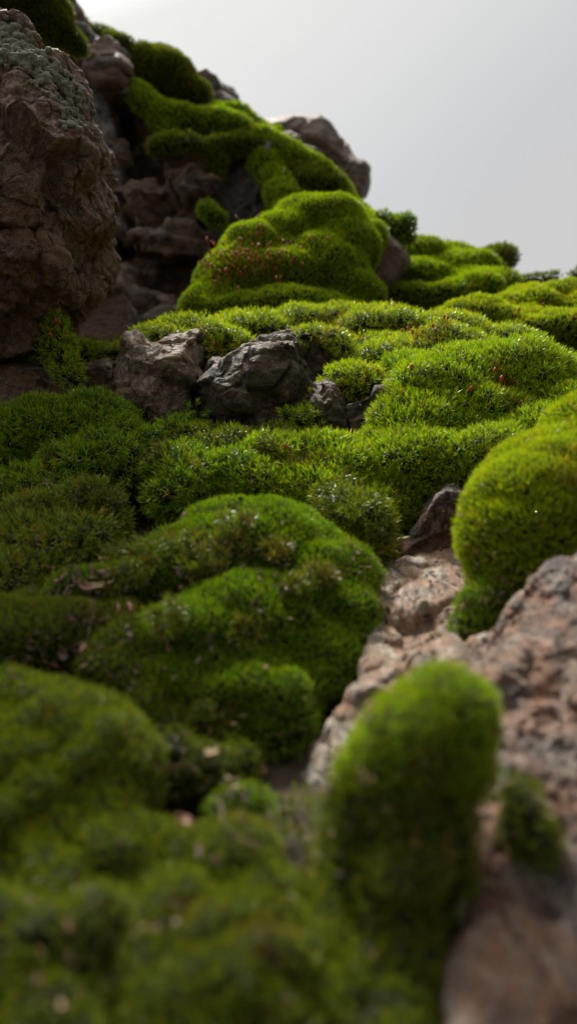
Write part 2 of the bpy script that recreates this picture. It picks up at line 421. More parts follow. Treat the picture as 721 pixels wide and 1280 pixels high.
rock('rock', 'small lichen speckled rock on the skyline beside the round moss dome', [
    slab([(250, 100), (268, 98), (290, 110), (304, 135), (300, 170), (240, 170)], 84, 10, .12)], M['grey'], .2, amp=.3, cell=1.8, facet=.2)
rock('rock', 'blurred reddish brown rock under the mossy outcrop', [
    slab([(438, 300), (470, 278), (500, 300), (512, 325), (492, 350), (470, 392), (445, 380), (430, 330)], 57, 8, .12)], M['brownk'], .18, amp=.2, cell=2.0, facet=.12)
# row of rocks at middle height
rock('rock', 'pale craggy rock with bright flaky lower edge in middle row', [
    slab([(168, 432), (205, 418), (250, 415), (251, 440), (243, 470), (236, 500), (222, 540), (190, 545), (150, 510), (134, 482), (150, 455)], 34.2, 6, .14, [(205, 455, 33.2), (190, 490, 32.8)]),
    ], M['pale'], .045, amp=.17, cell=1.2, facet=.32)
rock('rock', 'dark blocky rock with lichen on its top edge in middle row', [
    slab([(250, 474), (262, 470), (287, 442), (330, 424), (368, 428), (372, 442), (360, 480), (355, 530), (335, 545), (268, 545), (252, 520), (246, 492)], 33.0, 6, .12, [(320, 450, 32.2), (300, 500, 32.0)]),
    ], M['dark'], .04, amp=.17, cell=1.5, facet=.27)
rock('rock', 'brown wedge of rock leaning behind the dark blocky rock', [
    slab([(355, 445), (378, 450), (392, 480), (400, 540), (350, 545)], 35, 5, .12)], M['dark'], .07, amp=.12, cell=.9, facet=.25)
rock('rock', 'small pointed dark rock standing beside the mossy nook', [
    slab([(402, 476), (418, 475), (430, 500), (440, 522), (432, 545), (395, 545), (385, 505)], 32.6, 4, .16, [(412, 505, 32.0)])], M['dark'], .05, amp=.10, cell=.7, facet=.26)
rock('rock', 'dark flat rock sunk behind the small pointed rock', [
    slab([(430, 504), (488, 484), (505, 500), (490, 545), (440, 552)], 32.4, 4, .1)], M['dark'], .07, amp=.12, cell=1., facet=.2)
rock('rock', 'shadowed rock inside the hollow under a moss lip', [
    slab([(366, 422), (428, 424), (438, 445), (425, 485), (366, 490)], 37.4, 5, .1)], M['dark'], .08, amp=.15, cell=1.2, facet=.24)
rock('rock', 'rough pale grey rock at the left edge below the boulder', [
    slab([(-60, 458), (20, 452), (58, 464), (70, 496), (50, 535), (-60, 545)], 34.4, 6, .1)], M['pale'], .07, amp=.15, cell=.8, facet=.26)
rock('rock', 'grey rock ledge under the green moss strip', [
    slab([(92, 458), (140, 462), (180, 450), (182, 490), (140, 505), (98, 500)], 37.5, 5, .12)], M['pale'], .07, amp=.15, cell=.9, facet=.26)
# lower rocks
rock('rock', 'dark brown slanting rock under the big moss mound', [
    slab([(560, 606), (590, 610), (600, 650), (585, 712), (500, 712), (498, 690), (530, 640)], 26.5, 4, .1)], M['big'], .055, amp=.12, cell=.8, facet=.25)
rock('rock', 'tan and pink eroded rock channel running down between moss cushions', [
    [(455, 700, 26.5), (590, 696, 26.5), (600, 760, 23), (585, 815, 19.5), (540, 850, 18.5), (470, 850, 18.6), (455, 800, 20), (455, 750, 22.5), (460, 780, 30), (600, 760, 30)]],
    M['tan'], .05, amp=.22, cell=1.5, facet=.26, strata=((.75, -.35, .55), .7, .10))
rock('rock', 'large pinkish brown rock in front at the lower right', [
    [(590, 812, 17.5), (650, 735, 18.2), (721, 680, 18.5), (830, 640, 18.5), (860, 900, 15), (860, 1300, 11), (721, 1330, 10.4), (610, 1290, 11), (600, 1180, 11.9), (575, 1000, 14), (580, 900, 15.6), (640, 800, 25), (800, 700, 25)],
    [(600, 1165, 11.6), (721, 1150, 11.6), (760, 1330, 9.6), (570, 1330, 9.9), (580, 1220, 10.9), (660, 1200, 14)],
    ], M['big'], .042, amp=.38, cell=1.1, facet=.13)
rock('rock', 'pale tan ridge of rock descending behind the upright moss pillar', [
    [(345, 1000, 16.2), (375, 955, 16.8), (430, 890, 17.6), (480, 838, 18.4), (560, 820, 18.6), (610, 800, 18.6), (620, 870, 17), (600, 1000, 15), (560, 1170, 13.4), (400, 1170, 13.6), (372, 1100, 14.3), (346, 1110, 14.6), (336, 1050, 15.4), (500, 900, 24), (400, 1000, 22)]],
    M['tan'], .05, amp=.22, cell=1.3, facet=.22)

# =================================================================== MOSS
# cliff
moss('yellow green moss draping the cliff top above the boulder', [(20, 8, 58, 62, 30), (62, 28, 58, 26, 22), (88, 48, 59, 22, 9, None, -35)], 'far', 'olive', .3, .5, 2.5)
moss('thin dark moss rim along the cliff skyline', [(100, 22, 74, 16, 7, None, -35), (128, 42, 74, 24, 7, None, -25), (150, 60, 73, 22, 12, None, -25)], 'vfar', 'olive', .3, .4, 2.5)
moss('round dark olive moss dome standing on the skyline', [(205, 98, 74, 48, 34, None, -18), (235, 118, 73, 30, 20), (180, 88, 75, 30, 20)], 'vfar', 'olive', .35, .4, 3.0, patchy=.08)
moss('bright moss arm sloping down across the cliff face', chain([(148, 100, 71, 11), (175, 124, 70, 16), (205, 146, 69.5, 19), (240, 150, 69, 17), (275, 158, 69, 20), (315, 175, 68.5, 20), (350, 196, 68, 23), (385, 214, 67.5, 22), (415, 236, 67, 17), (432, 250, 67, 14), (448, 268, 64, 14), (466, 280, 61, 12)])+chain([(330, 205, 67, 18), (352, 235, 66, 20), (360, 262, 63, 20), (372, 280, 60, 20)])+chain([(270, 140, 72, 12), (300, 145, 72, 13), (340, 170, 71, 14)])+chain([(205, 150, 69.5, 18), (215, 168, 69, 15)]), 'vfar', 'fresh', .25, .28, 3.4, ragged=1.1)
moss('shaded hanging moss curtain beside the violet grey rock', [(370, 250, 66.5, 32, 22), (352, 262, 65, 18, 26), (395, 235, 67, 40, 26), (375, 225, 68, 44, 22), (345, 205, 68.5, 28, 18)], 'vfar', 'olive', .3, .5, 2.4)
moss('moss branch creeping over the brown rock knob', chain([(198, 184, 66, 9), (215, 178, 65.2, 11), (238, 178, 64.6, 9), (256, 184, 65.6, 10), (268, 202, 66, 13), (266, 222, 66, 12), (256, 232, 66, 6)])+chain([(262, 186, 66, 12), (290, 178, 66.5, 14), (320, 182, 67, 14)]), 'vfar', 'olive', .2, .35, 2.4)
moss('small oval moss patch beneath the rock knob on the cliff', [(266, 268, 63.5, 22, 12, None, -35)], 'vfar', 'fresh', .22, .25, 1.8)
# outcrop
outcrop = moss('tall bright moss outcrop sprinkled with red capsules in front of the cliff', [(395, 280, 56, 64, 36), (425, 312, 55, 44, 42), (360, 300, 55, 50, 36), (325, 325, 54, 56, 42), (290, 350, 53, 48, 40), (330, 360, 53.4, 90, 46), (280, 385, 52, 60, 30), (400, 350, 54, 58, 52), (435, 375, 53, 46, 38), (350, 395, 51.5, 110, 28), (450, 302, 57, 32, 28)], 'far', 'fresh', .24, .42, 4.0)
moss('dark shaggy moss tuft against the sky beside the outcrop', [(500, 285, 59, 20, 20), (482, 278, 59.5, 16, 14), (512, 300, 60, 10, 12)], 'vfar', 'deep', .25, .5, 1.8)
# far mounds
moss('smooth low green mounds on the horizon right of the reddish rock', [(540, 325, 66, 52, 20), (575, 340, 65, 60, 24), (525, 352, 63, 46, 24), (600, 362, 62, 50, 20), (545, 376, 60, 70, 18), (598, 366, 60, 32, 20)], 'vfar', 'fresh', .3, .5, 3.4)
moss('dark olive ball of moss on the horizon', [(622, 324, 66, 22, 17), (602, 328, 66.5, 12, 9)], 'vfar', 'olive', .22, .3, 1.5, patchy=.12)
moss('row of low dark moss tufts along the horizon at the right edge', [(662, 350, 62, 20, 8), (690, 347, 62, 14, 7), (645, 356, 62, 12, 7), (716, 345, 60, 12, 9), (745, 345, 60, 30, 12)], 'vfar', 'olive', .22, .3, 1.8, patchy=.1)
moss('broad lumpy yellowish moss bank at the right edge', [(700, 378, 52, 66, 22), (655, 388, 50, 52, 20), (740, 400, 50, 60, 40), (620, 398, 48, 70, 18), (690, 415, 47, 90, 26), (580, 400, 50, 60, 12)], 'far', 'lime', .26, .7, 3.0, patchy=.04)
# middle band
moss('long bright level moss bank behind the middle rocks', [(320, 418, 42, 56, 18), (400, 408, 43.5, 70, 20), (470, 415, 42, 80, 24), (545, 420, 41.5, 70, 20), (475, 448, 39, 42, 24), (500, 450, 37.5, 60, 22), (275, 432, 41, 34, 18), (610, 430, 41, 70, 14), (560, 440, 38, 60, 18)], 'star', 'lime', .17, .45, 2.4, dens=.62)
moss('curved bright moss strip arching over the pale craggy rock', [(90, 440, 39.5, 26, 14), (118, 447, 39.5, 26, 15), (148, 443, 39.5, 26, 16, None, 15), (174, 426, 40, 20, 16, None, 30), (198, 414, 39.5, 20, 13, None, 15), (222, 411, 39, 22, 11), (246, 420, 39, 22, 18), (268, 434, 38.5, 22, 24), (290, 440, 38.5, 26, 22), (262, 450, 37.5, 14, 14)], 'star', 'lime', .13, .25, 1.8, dens=.75)
moss('tiny yellowish moss cap on top of the pale craggy rock', [(208, 424, 36.5, 22, 8), (226, 424, 36.2, 10, 6)], 'star', 'lime', .07, .08, .8, patchy=.1)
moss('moss lip curling over the dark hollow', [(372, 424, 38, 14, 8), (395, 421, 37.5, 22, 8), (418, 425, 37, 18, 9, None, -20), (431, 436, 36.6, 8, 12), (436, 448, 36.6, 6, 9)], 'star', 'lime', .08, .1, 1.0, dens=.9)
moss('drooping moss tongue hanging below the boulder', [(68, 415, 35, 14, 22), (74, 438, 34.6, 16, 22), (84, 460, 34.2, 15, 18, None, -30), (93, 474, 34, 13, 13), (50, 430, 35.5, 20, 12), (25, 438, 36, 26, 10)], 'star', 'fresh', .08, .15, 1.2, dens=1.1)
moss('small rounded moss cushion between the pointed rock and the great mound', [(448, 482, 34.2, 38, 18), (428, 474, 34.5, 24, 13), (472, 478, 34.8, 24, 14), (404, 498, 34.6, 14, 14), (395, 516, 34.2, 10, 22)], 'star', 'lime', .1, .18, 1.2)
great = moss('great rounded mound of starry bright green moss at middle right', [(565, 508, 33.6, 86, 62, 2.4), (632, 500, 34.8, 112, 64, 3.2), (705, 505, 35.2, 70, 52), (540, 530, 32.6, 60, 46), (600, 530, 32.4, 70, 40), (520, 490, 35, 50, 38), (520, 548, 31.8, 52, 44), (590, 550, 31.8, 60, 34)], 'star', 'fresh', .13, .4, 2.4)
moss('sloping moss shelf below the great mound', [(520, 580, 30, 60, 50), (590, 572, 29.5, 80, 30, None, 6), (660, 545, 30.5, 80, 26, None, 16), (720, 530, 31, 50, 26), (480, 570, 31, 50, 30), (560, 600, 29.6, 50, 22), (500, 630, 29.5, 40, 34), (706, 500, 31.6, 40, 14), (735, 510, 31.4, 40, 24), (470, 610, 30.2, 50, 40)], 'star', 'fresh', .13, .35, 1.9)
moss('open carpet of starry moss in the middle of the slope', [(400, 572, 31, 64, 30), (440, 594, 30, 60, 32), (350, 575, 30.6, 60, 24), (400, 620, 29, 70, 26), (330, 610, 29.4, 60, 24), (378, 528, 32.3, 26, 12), (455, 640, 28.6, 34, 26)], 'star', 'fresh', .12, .3, 1.5)
moss('bright spiky moss clump in front of the dark blocky rock', [(235, 592, 30, 46, 22), (270, 600, 29.4, 50, 24), (225, 618, 29, 40, 22), (290, 620, 29.2, 40, 20)], 'shag', 'deep', .11, .25, 1.4, dens=1.3)
moss('drab olive moss patch dotted with droplets below the dark blocky rock', [(290, 560, 31.5, 66, 16), (345, 558, 31.5, 40, 16), (250, 552, 31.8, 34, 14), (310, 580, 30.6, 50, 14)], 'star', 'olive', .1, .22, 1.1, patchy=.08, dens=.9)
moss('dark moss wedge rising between the two middle rocks', [(222, 545, 32.3, 26, 22, None, 40), (200, 560, 32, 34, 20), (240, 522, 32.6, 12, 16)], 'star', 'deep', .09, .2, 1.2)
moss('wide dark green dome of moss at the left edge below the pale rock', [(78, 548, 33, 80, 42), (120, 535, 33, 50, 38), (20, 572, 32.5, 64, 44), (150, 555, 32, 30, 30), (-40, 565, 33, 60, 52)], 'star', 'deep', .13, .3, 2.0, dens=1.1)
moss('shaggy moss ridge with long shoots in front of the dark green dome', [(140, 570, 31, 36, 24), (95, 588, 30.4, 44, 24), (50, 612, 30, 44, 24), (160, 590, 30.6, 26, 20), (10, 630, 29.8, 44, 22)], 'shag', 'deep', .11, .3, 1.4, dens=1.1)
moss('shaggy olive moss clump beside the withered leaf', [(110, 634, 27.6, 36, 30), (78, 648, 27.4, 36, 22), (130, 650, 27.2, 20, 20), (40, 660, 27.4, 44, 24)], 'shag', 'olive', .11, .3, 1.3, dens=1.1)
moss('mixed green and brown moss slope at the left edge', [(20, 690, 26.4, 66, 44), (-40, 700, 27, 60, 60), (70, 700, 25.4, 50, 32), (20, 740, 24.4, 70, 40), (100, 680, 26, 50, 26)], 'shag', 'olive', .12, .35, 1.6, patchy=.03)
moss('yellowish bushy moss clump beside the big velvety dome', [(448, 655, 26.2, 30, 26), (462, 678, 26, 20, 24), (430, 640, 26.6, 24, 14), (440, 690, 25.6, 24, 16)], 'shag', 'olive', .09, .2, 1.1, dens=1.3)
# big dome and around
dome = moss('big velvety green moss dome in the middle', [(320, 712, 24.4, 128, 82, 3.2), (245, 722, 23.8, 110, 66), (395, 745, 22.8, 84, 72), (190, 735, 23, 80, 46), (330, 780, 21.2, 110, 62), (420, 780, 21.4, 62, 60), (395, 830, 20.2, 70, 56), (245, 800, 20.2, 90, 46), (330, 860, 19, 80, 56), (140, 745, 22.4, 70, 30), (350, 905, 18.4, 56, 48), (265, 865, 19.2, 84, 60), (300, 900, 18.8, 66, 44)], 'fine', 'deep', .10, .42, 2.0, patchy=.0, ragged=1.3)
moss('blurred lumpy moss bank with brown litter at left of the dome', [(70, 800, 20.6, 80, 48), (0, 800, 20, 70, 54), (130, 790, 21, 60, 36), (90, 770, 22.4, 80, 26), (160, 830, 19.4, 60, 40), (190, 870, 18.8, 60, 46)], 'fine', 'olive', .11, .4, 1.6, patchy=.06, dens=.8)
moss('tiny dark moss knob beside the tan rock channel', [(466, 724, 23, 14, 13), (456, 712, 23.4, 10, 8)], 'fine', 'deep', .05, .08, .8)
rdome = moss('smooth velvety moss dome at the right edge above the large rock', [(672, 640, 21.4, 88, 70), (650, 670, 21, 72, 60), (710, 620, 22, 80, 78), (640, 610, 22.6, 52, 36), (700, 576, 23.2, 70, 46, None, 25), (660, 592, 22.6, 60, 44, None, 35), (745, 556, 24, 70, 60), (622, 700, 20.8, 36, 40), (660, 700, 20.6, 56, 46)], 'fine', 'lime', .11, .3, 2.6)
moss('small dark moss tuft hanging beneath the velvety right dome', [(604, 760, 20, 30, 26), (590, 788, 19.6, 24, 22), (622, 742, 20.4, 26, 22)], 'fine', 'deep', .08, .15, 1.0)
pillar = moss('round green moss cap crowning the upright clump in front of the tan ridge', [(556, 902, 12.8, 62, 66), (528, 926, 12.8, 80, 62), (484, 966, 12.8, 64, 44), (556, 950, 12.9, 56, 50), (510, 970, 13, 84, 36)], 'near', 'fresh', .06, .2, 1.5, ragged=.8)
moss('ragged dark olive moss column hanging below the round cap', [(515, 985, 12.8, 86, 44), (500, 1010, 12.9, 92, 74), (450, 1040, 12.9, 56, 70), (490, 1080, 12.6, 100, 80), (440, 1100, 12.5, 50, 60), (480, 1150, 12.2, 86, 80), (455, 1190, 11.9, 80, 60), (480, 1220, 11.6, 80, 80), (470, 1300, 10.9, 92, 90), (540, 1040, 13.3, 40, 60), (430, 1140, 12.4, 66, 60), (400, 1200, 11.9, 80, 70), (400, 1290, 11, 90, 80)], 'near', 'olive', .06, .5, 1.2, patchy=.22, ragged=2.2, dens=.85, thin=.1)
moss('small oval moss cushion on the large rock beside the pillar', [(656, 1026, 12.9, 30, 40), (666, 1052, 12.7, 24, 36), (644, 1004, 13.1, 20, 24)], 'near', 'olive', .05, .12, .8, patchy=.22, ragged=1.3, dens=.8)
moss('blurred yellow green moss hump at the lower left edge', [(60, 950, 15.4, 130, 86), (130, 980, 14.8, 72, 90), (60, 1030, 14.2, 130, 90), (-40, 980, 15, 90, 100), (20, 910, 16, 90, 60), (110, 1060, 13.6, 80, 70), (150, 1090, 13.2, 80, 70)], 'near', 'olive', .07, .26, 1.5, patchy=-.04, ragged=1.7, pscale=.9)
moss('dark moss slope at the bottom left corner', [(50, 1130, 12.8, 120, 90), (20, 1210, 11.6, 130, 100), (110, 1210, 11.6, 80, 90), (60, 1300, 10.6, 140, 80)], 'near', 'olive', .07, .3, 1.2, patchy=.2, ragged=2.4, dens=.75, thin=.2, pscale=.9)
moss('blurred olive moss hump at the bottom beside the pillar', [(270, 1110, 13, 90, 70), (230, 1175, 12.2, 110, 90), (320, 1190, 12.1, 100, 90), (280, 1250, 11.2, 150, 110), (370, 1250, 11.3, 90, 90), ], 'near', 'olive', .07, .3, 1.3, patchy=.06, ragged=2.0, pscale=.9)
moss('small moss tuft in the dark gap above the bottom hump', [(305, 1005, 14.6, 34, 26), (285, 1020, 14.4, 24, 18)], 'near', 'deep', .05, .1, .9)
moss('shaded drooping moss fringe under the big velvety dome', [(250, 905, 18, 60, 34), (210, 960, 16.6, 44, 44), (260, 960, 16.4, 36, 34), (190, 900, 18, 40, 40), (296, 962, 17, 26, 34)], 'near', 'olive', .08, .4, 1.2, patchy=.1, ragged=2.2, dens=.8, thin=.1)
print('moss built', NSHOOT, 'shoots', round(time.time()-T0, 1), 's')

# low growth filling the hollows of the ground
gx = rng.uniform(-40, 40, 90000); gy = rng.uniform(8, 80, 90000)
keep = (np.abs(gx) < gy*.5) & (rng.random(90000) < np.clip((60/gy)**1.0, .2, 1.0)) & (fbm(np.stack([gx, gy, gx*0], 1)*.35, 3) > -.08)
gx, gy = gx[keep], gy[keep]; gp = np.stack([gx, gy, ground_z(gx, gy)], 1)
gn = np.tile(np.array([[0, -.35, 1.]]), (len(gp), 1))
gme = foliage_mesh('ground_moss', gp, gn, dict(STY['far'], L=.3), np.clip(fbm(gp*.4, 3)+.55, 0, 1), M['olive'])
tag(link('ground_moss', gme), 'low sparse olive moss growing from the soil between cushions', 'ground cover', kind='stuff')

# =================================================================== SMALL THINGS placed on the surfaces
ALLV = []; ALLF = []; OWN = []; k0 = 0
for i, (o, kd, v, q) in enumerate(SURF):
    ALLV.append(v); ALLF.append(q+k0); OWN += [i]*len(q); k0 += len(v)
ALLV = np.concatenate(ALLV); ALLF = np.concatenate(ALLF)
BV = BVHTree.FromPolygons(ALLV.tolist(), ALLF.tolist())
def hit(px, py):
    d = Vector(P(px, py, 1.0)).normalized()
    h = BV.ray_cast(Vector((0, 0, 0)), d)
    if h[0] is None: return None
    n = h[1]; n = -n if n.dot(d) > 0 else n
    return np.array(h[0]), np.array(n), SURF[OWN[h[2]]]

def tube(pts, radii, seg=7):
    pts = np.asarray(pts, float); V = []; Q = []
    for i, p in enumerate(pts):
        t = pts[min(i+1, len(pts)-1)]-pts[max(i-1, 0)]; t /= np.linalg.norm(t)+1e-9
        r = np.array([0, 0, 1.]) if abs(t[2]) < .8 else np.array([1., 0, 0])
        a = np.cross(t, r); a /= np.linalg.norm(a); b = np.cross(t, a)
        for k in range(seg):
            w = 2*math.pi*k/seg; V.append(p+(a*math.cos(w)+b*math.sin(w))*radii[i])
    for i in range(len(pts)-1):
        for k in range(seg): Q.append((i*seg+k, i*seg+(k+1) % seg, (i+1)*seg+(k+1) % seg, (i+1)*seg+k))
    return np.array(V), np.array(Q)
def ball(r, squash=1.0):
    bm = bmesh.new(); bmesh.ops.create_uvsphere(bm, u_segments=16, v_segments=10, radius=r)
    for v in bm.verts: v.co.z *= squash
    me = bpy.data.meshes.new('ball'); bm.to_mesh(me); bm.free()
    for p in me.polygons: p.use_smooth = True
    return me

# water drops resting on the tips
drop_me = ball(.01*.085, .9); drop_me.materials.append(M['water'])
def drops(spots, where, up=.38):
    for (px, py, sz, extra) in spots:
        h = hit(px, py)
        if not h: continue
        p = h[0]+h[1]*up+np.array([0, 0, .05])
        o = link('water_drop', drop_me, None, tuple(p*S)); s = sz; o.scale = (s, s, s)
        tag(o, 'clear round water droplet '+extra, 'water drop', where)
drops([(585, 513, 1.5, 'largest of those low on the front of the great mound'), (626, 514, 1.3, 'clinging beside the dark pocket of the great mound')], 'dew drops on moss shoots')
mid_sp = [(rng.uniform(500, 700), rng.uniform(490, 560)) for _ in range(22)]
drops([(a, b, rng.uniform(.35, .75), 'tiny, among many scattered over the front of the great mound') for a, b in mid_sp], 'fine dew on the great mound')
drops([(a, b, rng.uniform(.5, .85), 'in the small cluster on the drab olive patch') for a, b in [(258, 551), (257, 557), (262, 548), (290, 549), (309, 559), (263, 540), (308, 553)]], 'dew on the olive patch')
drops([(a, b, rng.uniform(.4, .8), 'sparkling on the dark dome near the left edge') for a, b in [(25, 560), (55, 565), (48, 552), (92, 534), (70, 538), (12, 575)]], 'dew on the dark left dome')
drops([(a, b, rng.uniform(.55, .8), 'on the face of the smooth velvety right dome') for a, b in [(600, 690), (607, 671), (598, 706), (630, 655), (645, 648), (669, 651), (634, 668)]], 'dew on the velvety right dome', .3)
drops([(a, b, rng.uniform(.35, .55), 'on the upper part of the upright moss pillar') for a, b in [(428, 978), (474, 961), (500, 960), (536, 964), (535, 950)]], 'dew on the upright pillar', .3)
drops([(221, 634, .8, 'beside the withered leaf above the big velvety dome')], 'dew drops on moss shoots')
drops([(300, 1231, .55, 'alone on the bottom hump beside the pillar')], 'dew drops on moss shoots', .3)
drops([(452, 518, .5, 'beside the small rounded cushion'), (560, 578, .6, 'on the sloping shelf below the great mound')], 'dew drops on moss shoots')
drops([(354, 219, 1.9, 'shining on the moss arm of the cliff')], 'dew drops on moss shoots', .5)

# red spore capsules on amber stalks: parts of the cushion they grow from
cap_me = ball(.01*.075, 1.8); cap_me.materials.append(M['capsule'])
stv, stq = tube([(0, 0, 0), (.04, .0, .35), (.02, .03, .7), (0, 0, 1.0)], [.018, .016, .014, .012], 5)
st_me = new_mesh('stalk', stv, stq, [M['stalk']])
def capsules(n, box, size=1.0, base_h=.3, tall=.5):
    for _ in range(n):
        px, py = rng.normal((box[0]+box[2])/2, (box[2]-box[0])/4), rng.normal((box[1]+box[3])/2, (box[3]-box[1])/4)
        h = hit(px, py)
        if not h or h[2][1] != 'moss': continue
        root = h[2][0]; base = np.array(root.location)/S
        a = rng.normal(size=3)*.25+h[1]*.4+np.array([0, 0, 1.]); a /= np.linalg.norm(a)
        L = (base_h+tall*rng.random())*size+.25
        s = link('spore_stalk', st_me, root, tuple((h[0]-base)*S)); s.scale = (size, size, L)
        s.rotation_mode = 'QUATERNION'; s.rotation_quaternion = Vector(a).to_track_quat('Z', 'Y')
        c = link('capsule', cap_me, s); c.location = (0, 0, 1.0*S); k = size*(.7+.6*rng.random())
        c.scale = (k/size, k/size, k/L); c.rotation_euler = (.0, .0, 0)
capsules(80, (230, 300, 390, 375), 1.0, .5, .9)
capsules(14, (235, 325, 300, 360), 1.0)
capsules(10, (300, 305, 420, 345), .9)
capsules(16, (485, 405, 565, 440), .85)
capsules(5, (560, 470, 700, 500), .8)
capsules(4, (60, 415, 90, 445), 1.0)
capsules(3, (420, 480, 460, 500), 1.0, .1, .2)
capsules(6, (560, 420, 640, 440), .5, .4, .8)
capsules(2, (350, 565, 370, 580), .9, .1, .1)
capsules(8, (640, 400, 721, 430), .9)

# twigs
def twig(label, path, r=.07, mat='bark', lift=.35, name='twig', cat='twig'):
    pts = []
    for (px, py) in path:
        h = hit(px, py)
        if h: pts.append(h[0]+h[1]*lift)
    if len(pts) < 2: return
    pts = np.array(pts)
    # straighten: follow the chord with small kinks
    t = np.linspace(0, 1, 9)[:, None]; ln = pts[0]*(1-t)+pts[-1]*t
    md = pts[len(pts)//2]-(pts[0]+pts[-1])/2; ln = ln+np.sin(np.pi*t)*md*.5
    ln = ln+rng.normal(size=ln.shape)*r*.6
    v, q = tube(ln, [r*(1.1-.6*k/8)*(1+.2*rng.normal()) for k in range(9)])
    base = ln[0]
    o = link(name, new_mesh(name, v-base, q, [M[mat]]), None, tuple(base*S)); tag(o, label, cat, 'twigs and bits of litter on the moss')
twig('dark broken twig lying below the dark blocky rock', [(314, 574), (330, 560), (350, 545)], .09)
twig('thin brown twig lying on the crest of the big velvety dome', [(180, 672), (192, 660), (206, 648)], .06, lift=.4)
twig('short bent twig above the crest of the big dome', [(303, 633), (312, 625), (320, 616)], .05)
twig('pale straw stem standing before the dark blocky rock', [(298, 545), (300, 534)], .02, 'straw')
twig('dark twig half buried on the left moss slope', [(50, 655), (56, 672), (62, 690)], .06)
twig('pale blurred root crossing the dark gap beside the bottom hump', [(284, 1030), (290, 1062), (318, 1075)], .02)
twig('reddish dead stem at the foot of the outcrop', [(238, 330), (246, 338), (252, 346)], .07, lift=.6)

# withered leaves
def leaf(label, px, py, size, rot, mat='deadleaf', lift=.4):
    h = hit(px, py)
    if not h: return
    nu, nv = 9, 6; V = []
    for i in range(nu):
        u = i/(nu-1); w = math.sin(math.pi*min(1, u*1.02+.02))**.8*.32
        for j in range(nv):
            s_ = (j/(nv-1)-.5)*2
            x = (u-.5); y = s_*w*(1+.15*math.sin(u*23+j)); z = .22*s_*s_*w*2+.12*math.sin(u*5+rot)+.05*math.sin(j*2.1+u*9)
            V.append((x, y, z))
    V = np.array(V)*size
    Q = np.array([(i*nv+j, i*nv+j+1, (i+1)*nv+j+1, (i+1)*nv+j) for i in range(nu-1) for j in range(nv-1)])
    n = Vector(h[1]+np.array([0, -.2, .6])).normalized(); qt = n.to_track_quat('Z', 'Y')
    V = np.array([qt @ (Vector((v[0]*math.cos(rot)-v[1]*math.sin(rot), v[0]*math.sin(rot)+v[1]*math.cos(rot), v[2]))) for v in V])
    p = h[0]+h[1]*lift
    o = link('withered_leaf', new_mesh('withered_leaf', V, Q, [M[mat]]), None, tuple(p*S))
    so = o.modifiers.new('thick', 'SOLIDIFY'); so.thickness = .0002
    tag(o, label, 'leaf', 'withered leaves caught in the moss')
leaf('withered brown leaf at the foot of the shaggy olive clump', 66, 608, 0.54, .5)
leaf('curled brown leaf beside the shaggy ridge', 150, 632, .6, 1.2)
leaf('small rust coloured leaf on the crest above the big dome', 206, 642, .5, 2.2, 'capsule')
leaf('curled brown leaf fragment lying on the left shoulder of the dome', 62, 722, 0.42, .2)
leaf('folded brown leaf in the litter patch of the dome', 108, 738, 0.48, 2.8)
leaf('amber leaf fragment in the litter patch of the dome', 125, 742, .5, 1.0, 'straw')
leaf('grey brown leaf low on the lumpy bank at left', 76, 812, 0.36, 1.8, 'bark')
leaf('pale leaf shard in the dark gap beneath the dome', 262, 958, 0.42, .9, 'straw')
leaf('pinkish leaf fragment at the edge of the dark gap', 212, 1040, 0.36, 2.3)
leaf('brown leaf on the bright spiky clump', 345, 592, .5, 1.6)
# crumbs, needles and scraps of dead moss: uncountable litter
def litter(name, label, boxes, mats_):
    V = []; Q = []; MI = []; k = 0
    for (x0, y0, x1, y1, n, sz) in boxes:
        for _ in range(n):
            h = hit(rng.normal((x0+x1)/2, (x1-x0)/3.2), rng.normal((y0+y1)/2, (y1-y0)/3.2))
            if not h: continue
            l = sz*(.4+1.2*rng.random()); w_ = l*(.1+.35*rng.random()**2); a = rng.normal(size=3); nn = h[1]
            a -= nn*a.dot(nn)*.7; a /= np.linalg.norm(a); b = np.cross(a, nn); b /= np.linalg.norm(b)+1e-9
            c = h[0]+nn*((.26 if h[2][1] == 'moss' else .03)+.05*rng.random())
            bend = nn*l*.2*rng.normal(); th = nn*w_*.25
            top = [c-a*l/2, c-a*l*.1+b*w_/2+bend, c+a*l/2, c+a*l*.05-b*w_/2+bend]
            V += [p+th for p in top]+[p-th for p in top]
            for f in ((0, 1, 2, 3), (7, 6, 5, 4), (0, 4, 5, 1), (1, 5, 6, 2), (2, 6, 7, 3), (3, 7, 4, 0)): Q.append([k+i for i in f])
            MI += [int(rng.integers(len(mats_)))]*6; k += 8
    o = link(name, new_mesh(name, np.array(V), np.array(Q), [M[m_] for m_ in mats_], False, mi=MI)); tag(o, label, 'litter', kind='stuff')
litter('litter', 'brown crumbs and scraps of dead moss caught between the cushions', [
    (20, 700, 180, 770, 190, .27), (150, 600, 260, 670, 120, .3), (40, 590, 170, 640, 70, .3), (260, 540, 420, 620, 90, .28), (0, 780, 220, 860, 130, .24),
    (200, 920, 330, 1050, 120, .2), (430, 640, 500, 740, 60, .22), (460, 700, 590, 840, 120, .2), (360, 860, 480, 1000, 80, .18), (560, 560, 600, 720, 50, .2),
    (580, 700, 660, 840, 70, .18), (590, 950, 700, 1100, 70, .14), (0, 1120, 200, 1280, 90, .13), (230, 560, 330, 600, 40, .2), (350, 440, 480, 560, 60, .22),
    (170, 660, 420, 760, 110, .25), (500, 400, 720, 440, 50, .3), (200, 400, 460, 440, 40, .3), (480, 470, 700, 560, 50, .18), (400, 1000, 580, 1200, 60, .09)],
    ['bark', 'deadleaf', 'bark', 'bark', 'soil', 'straw'])
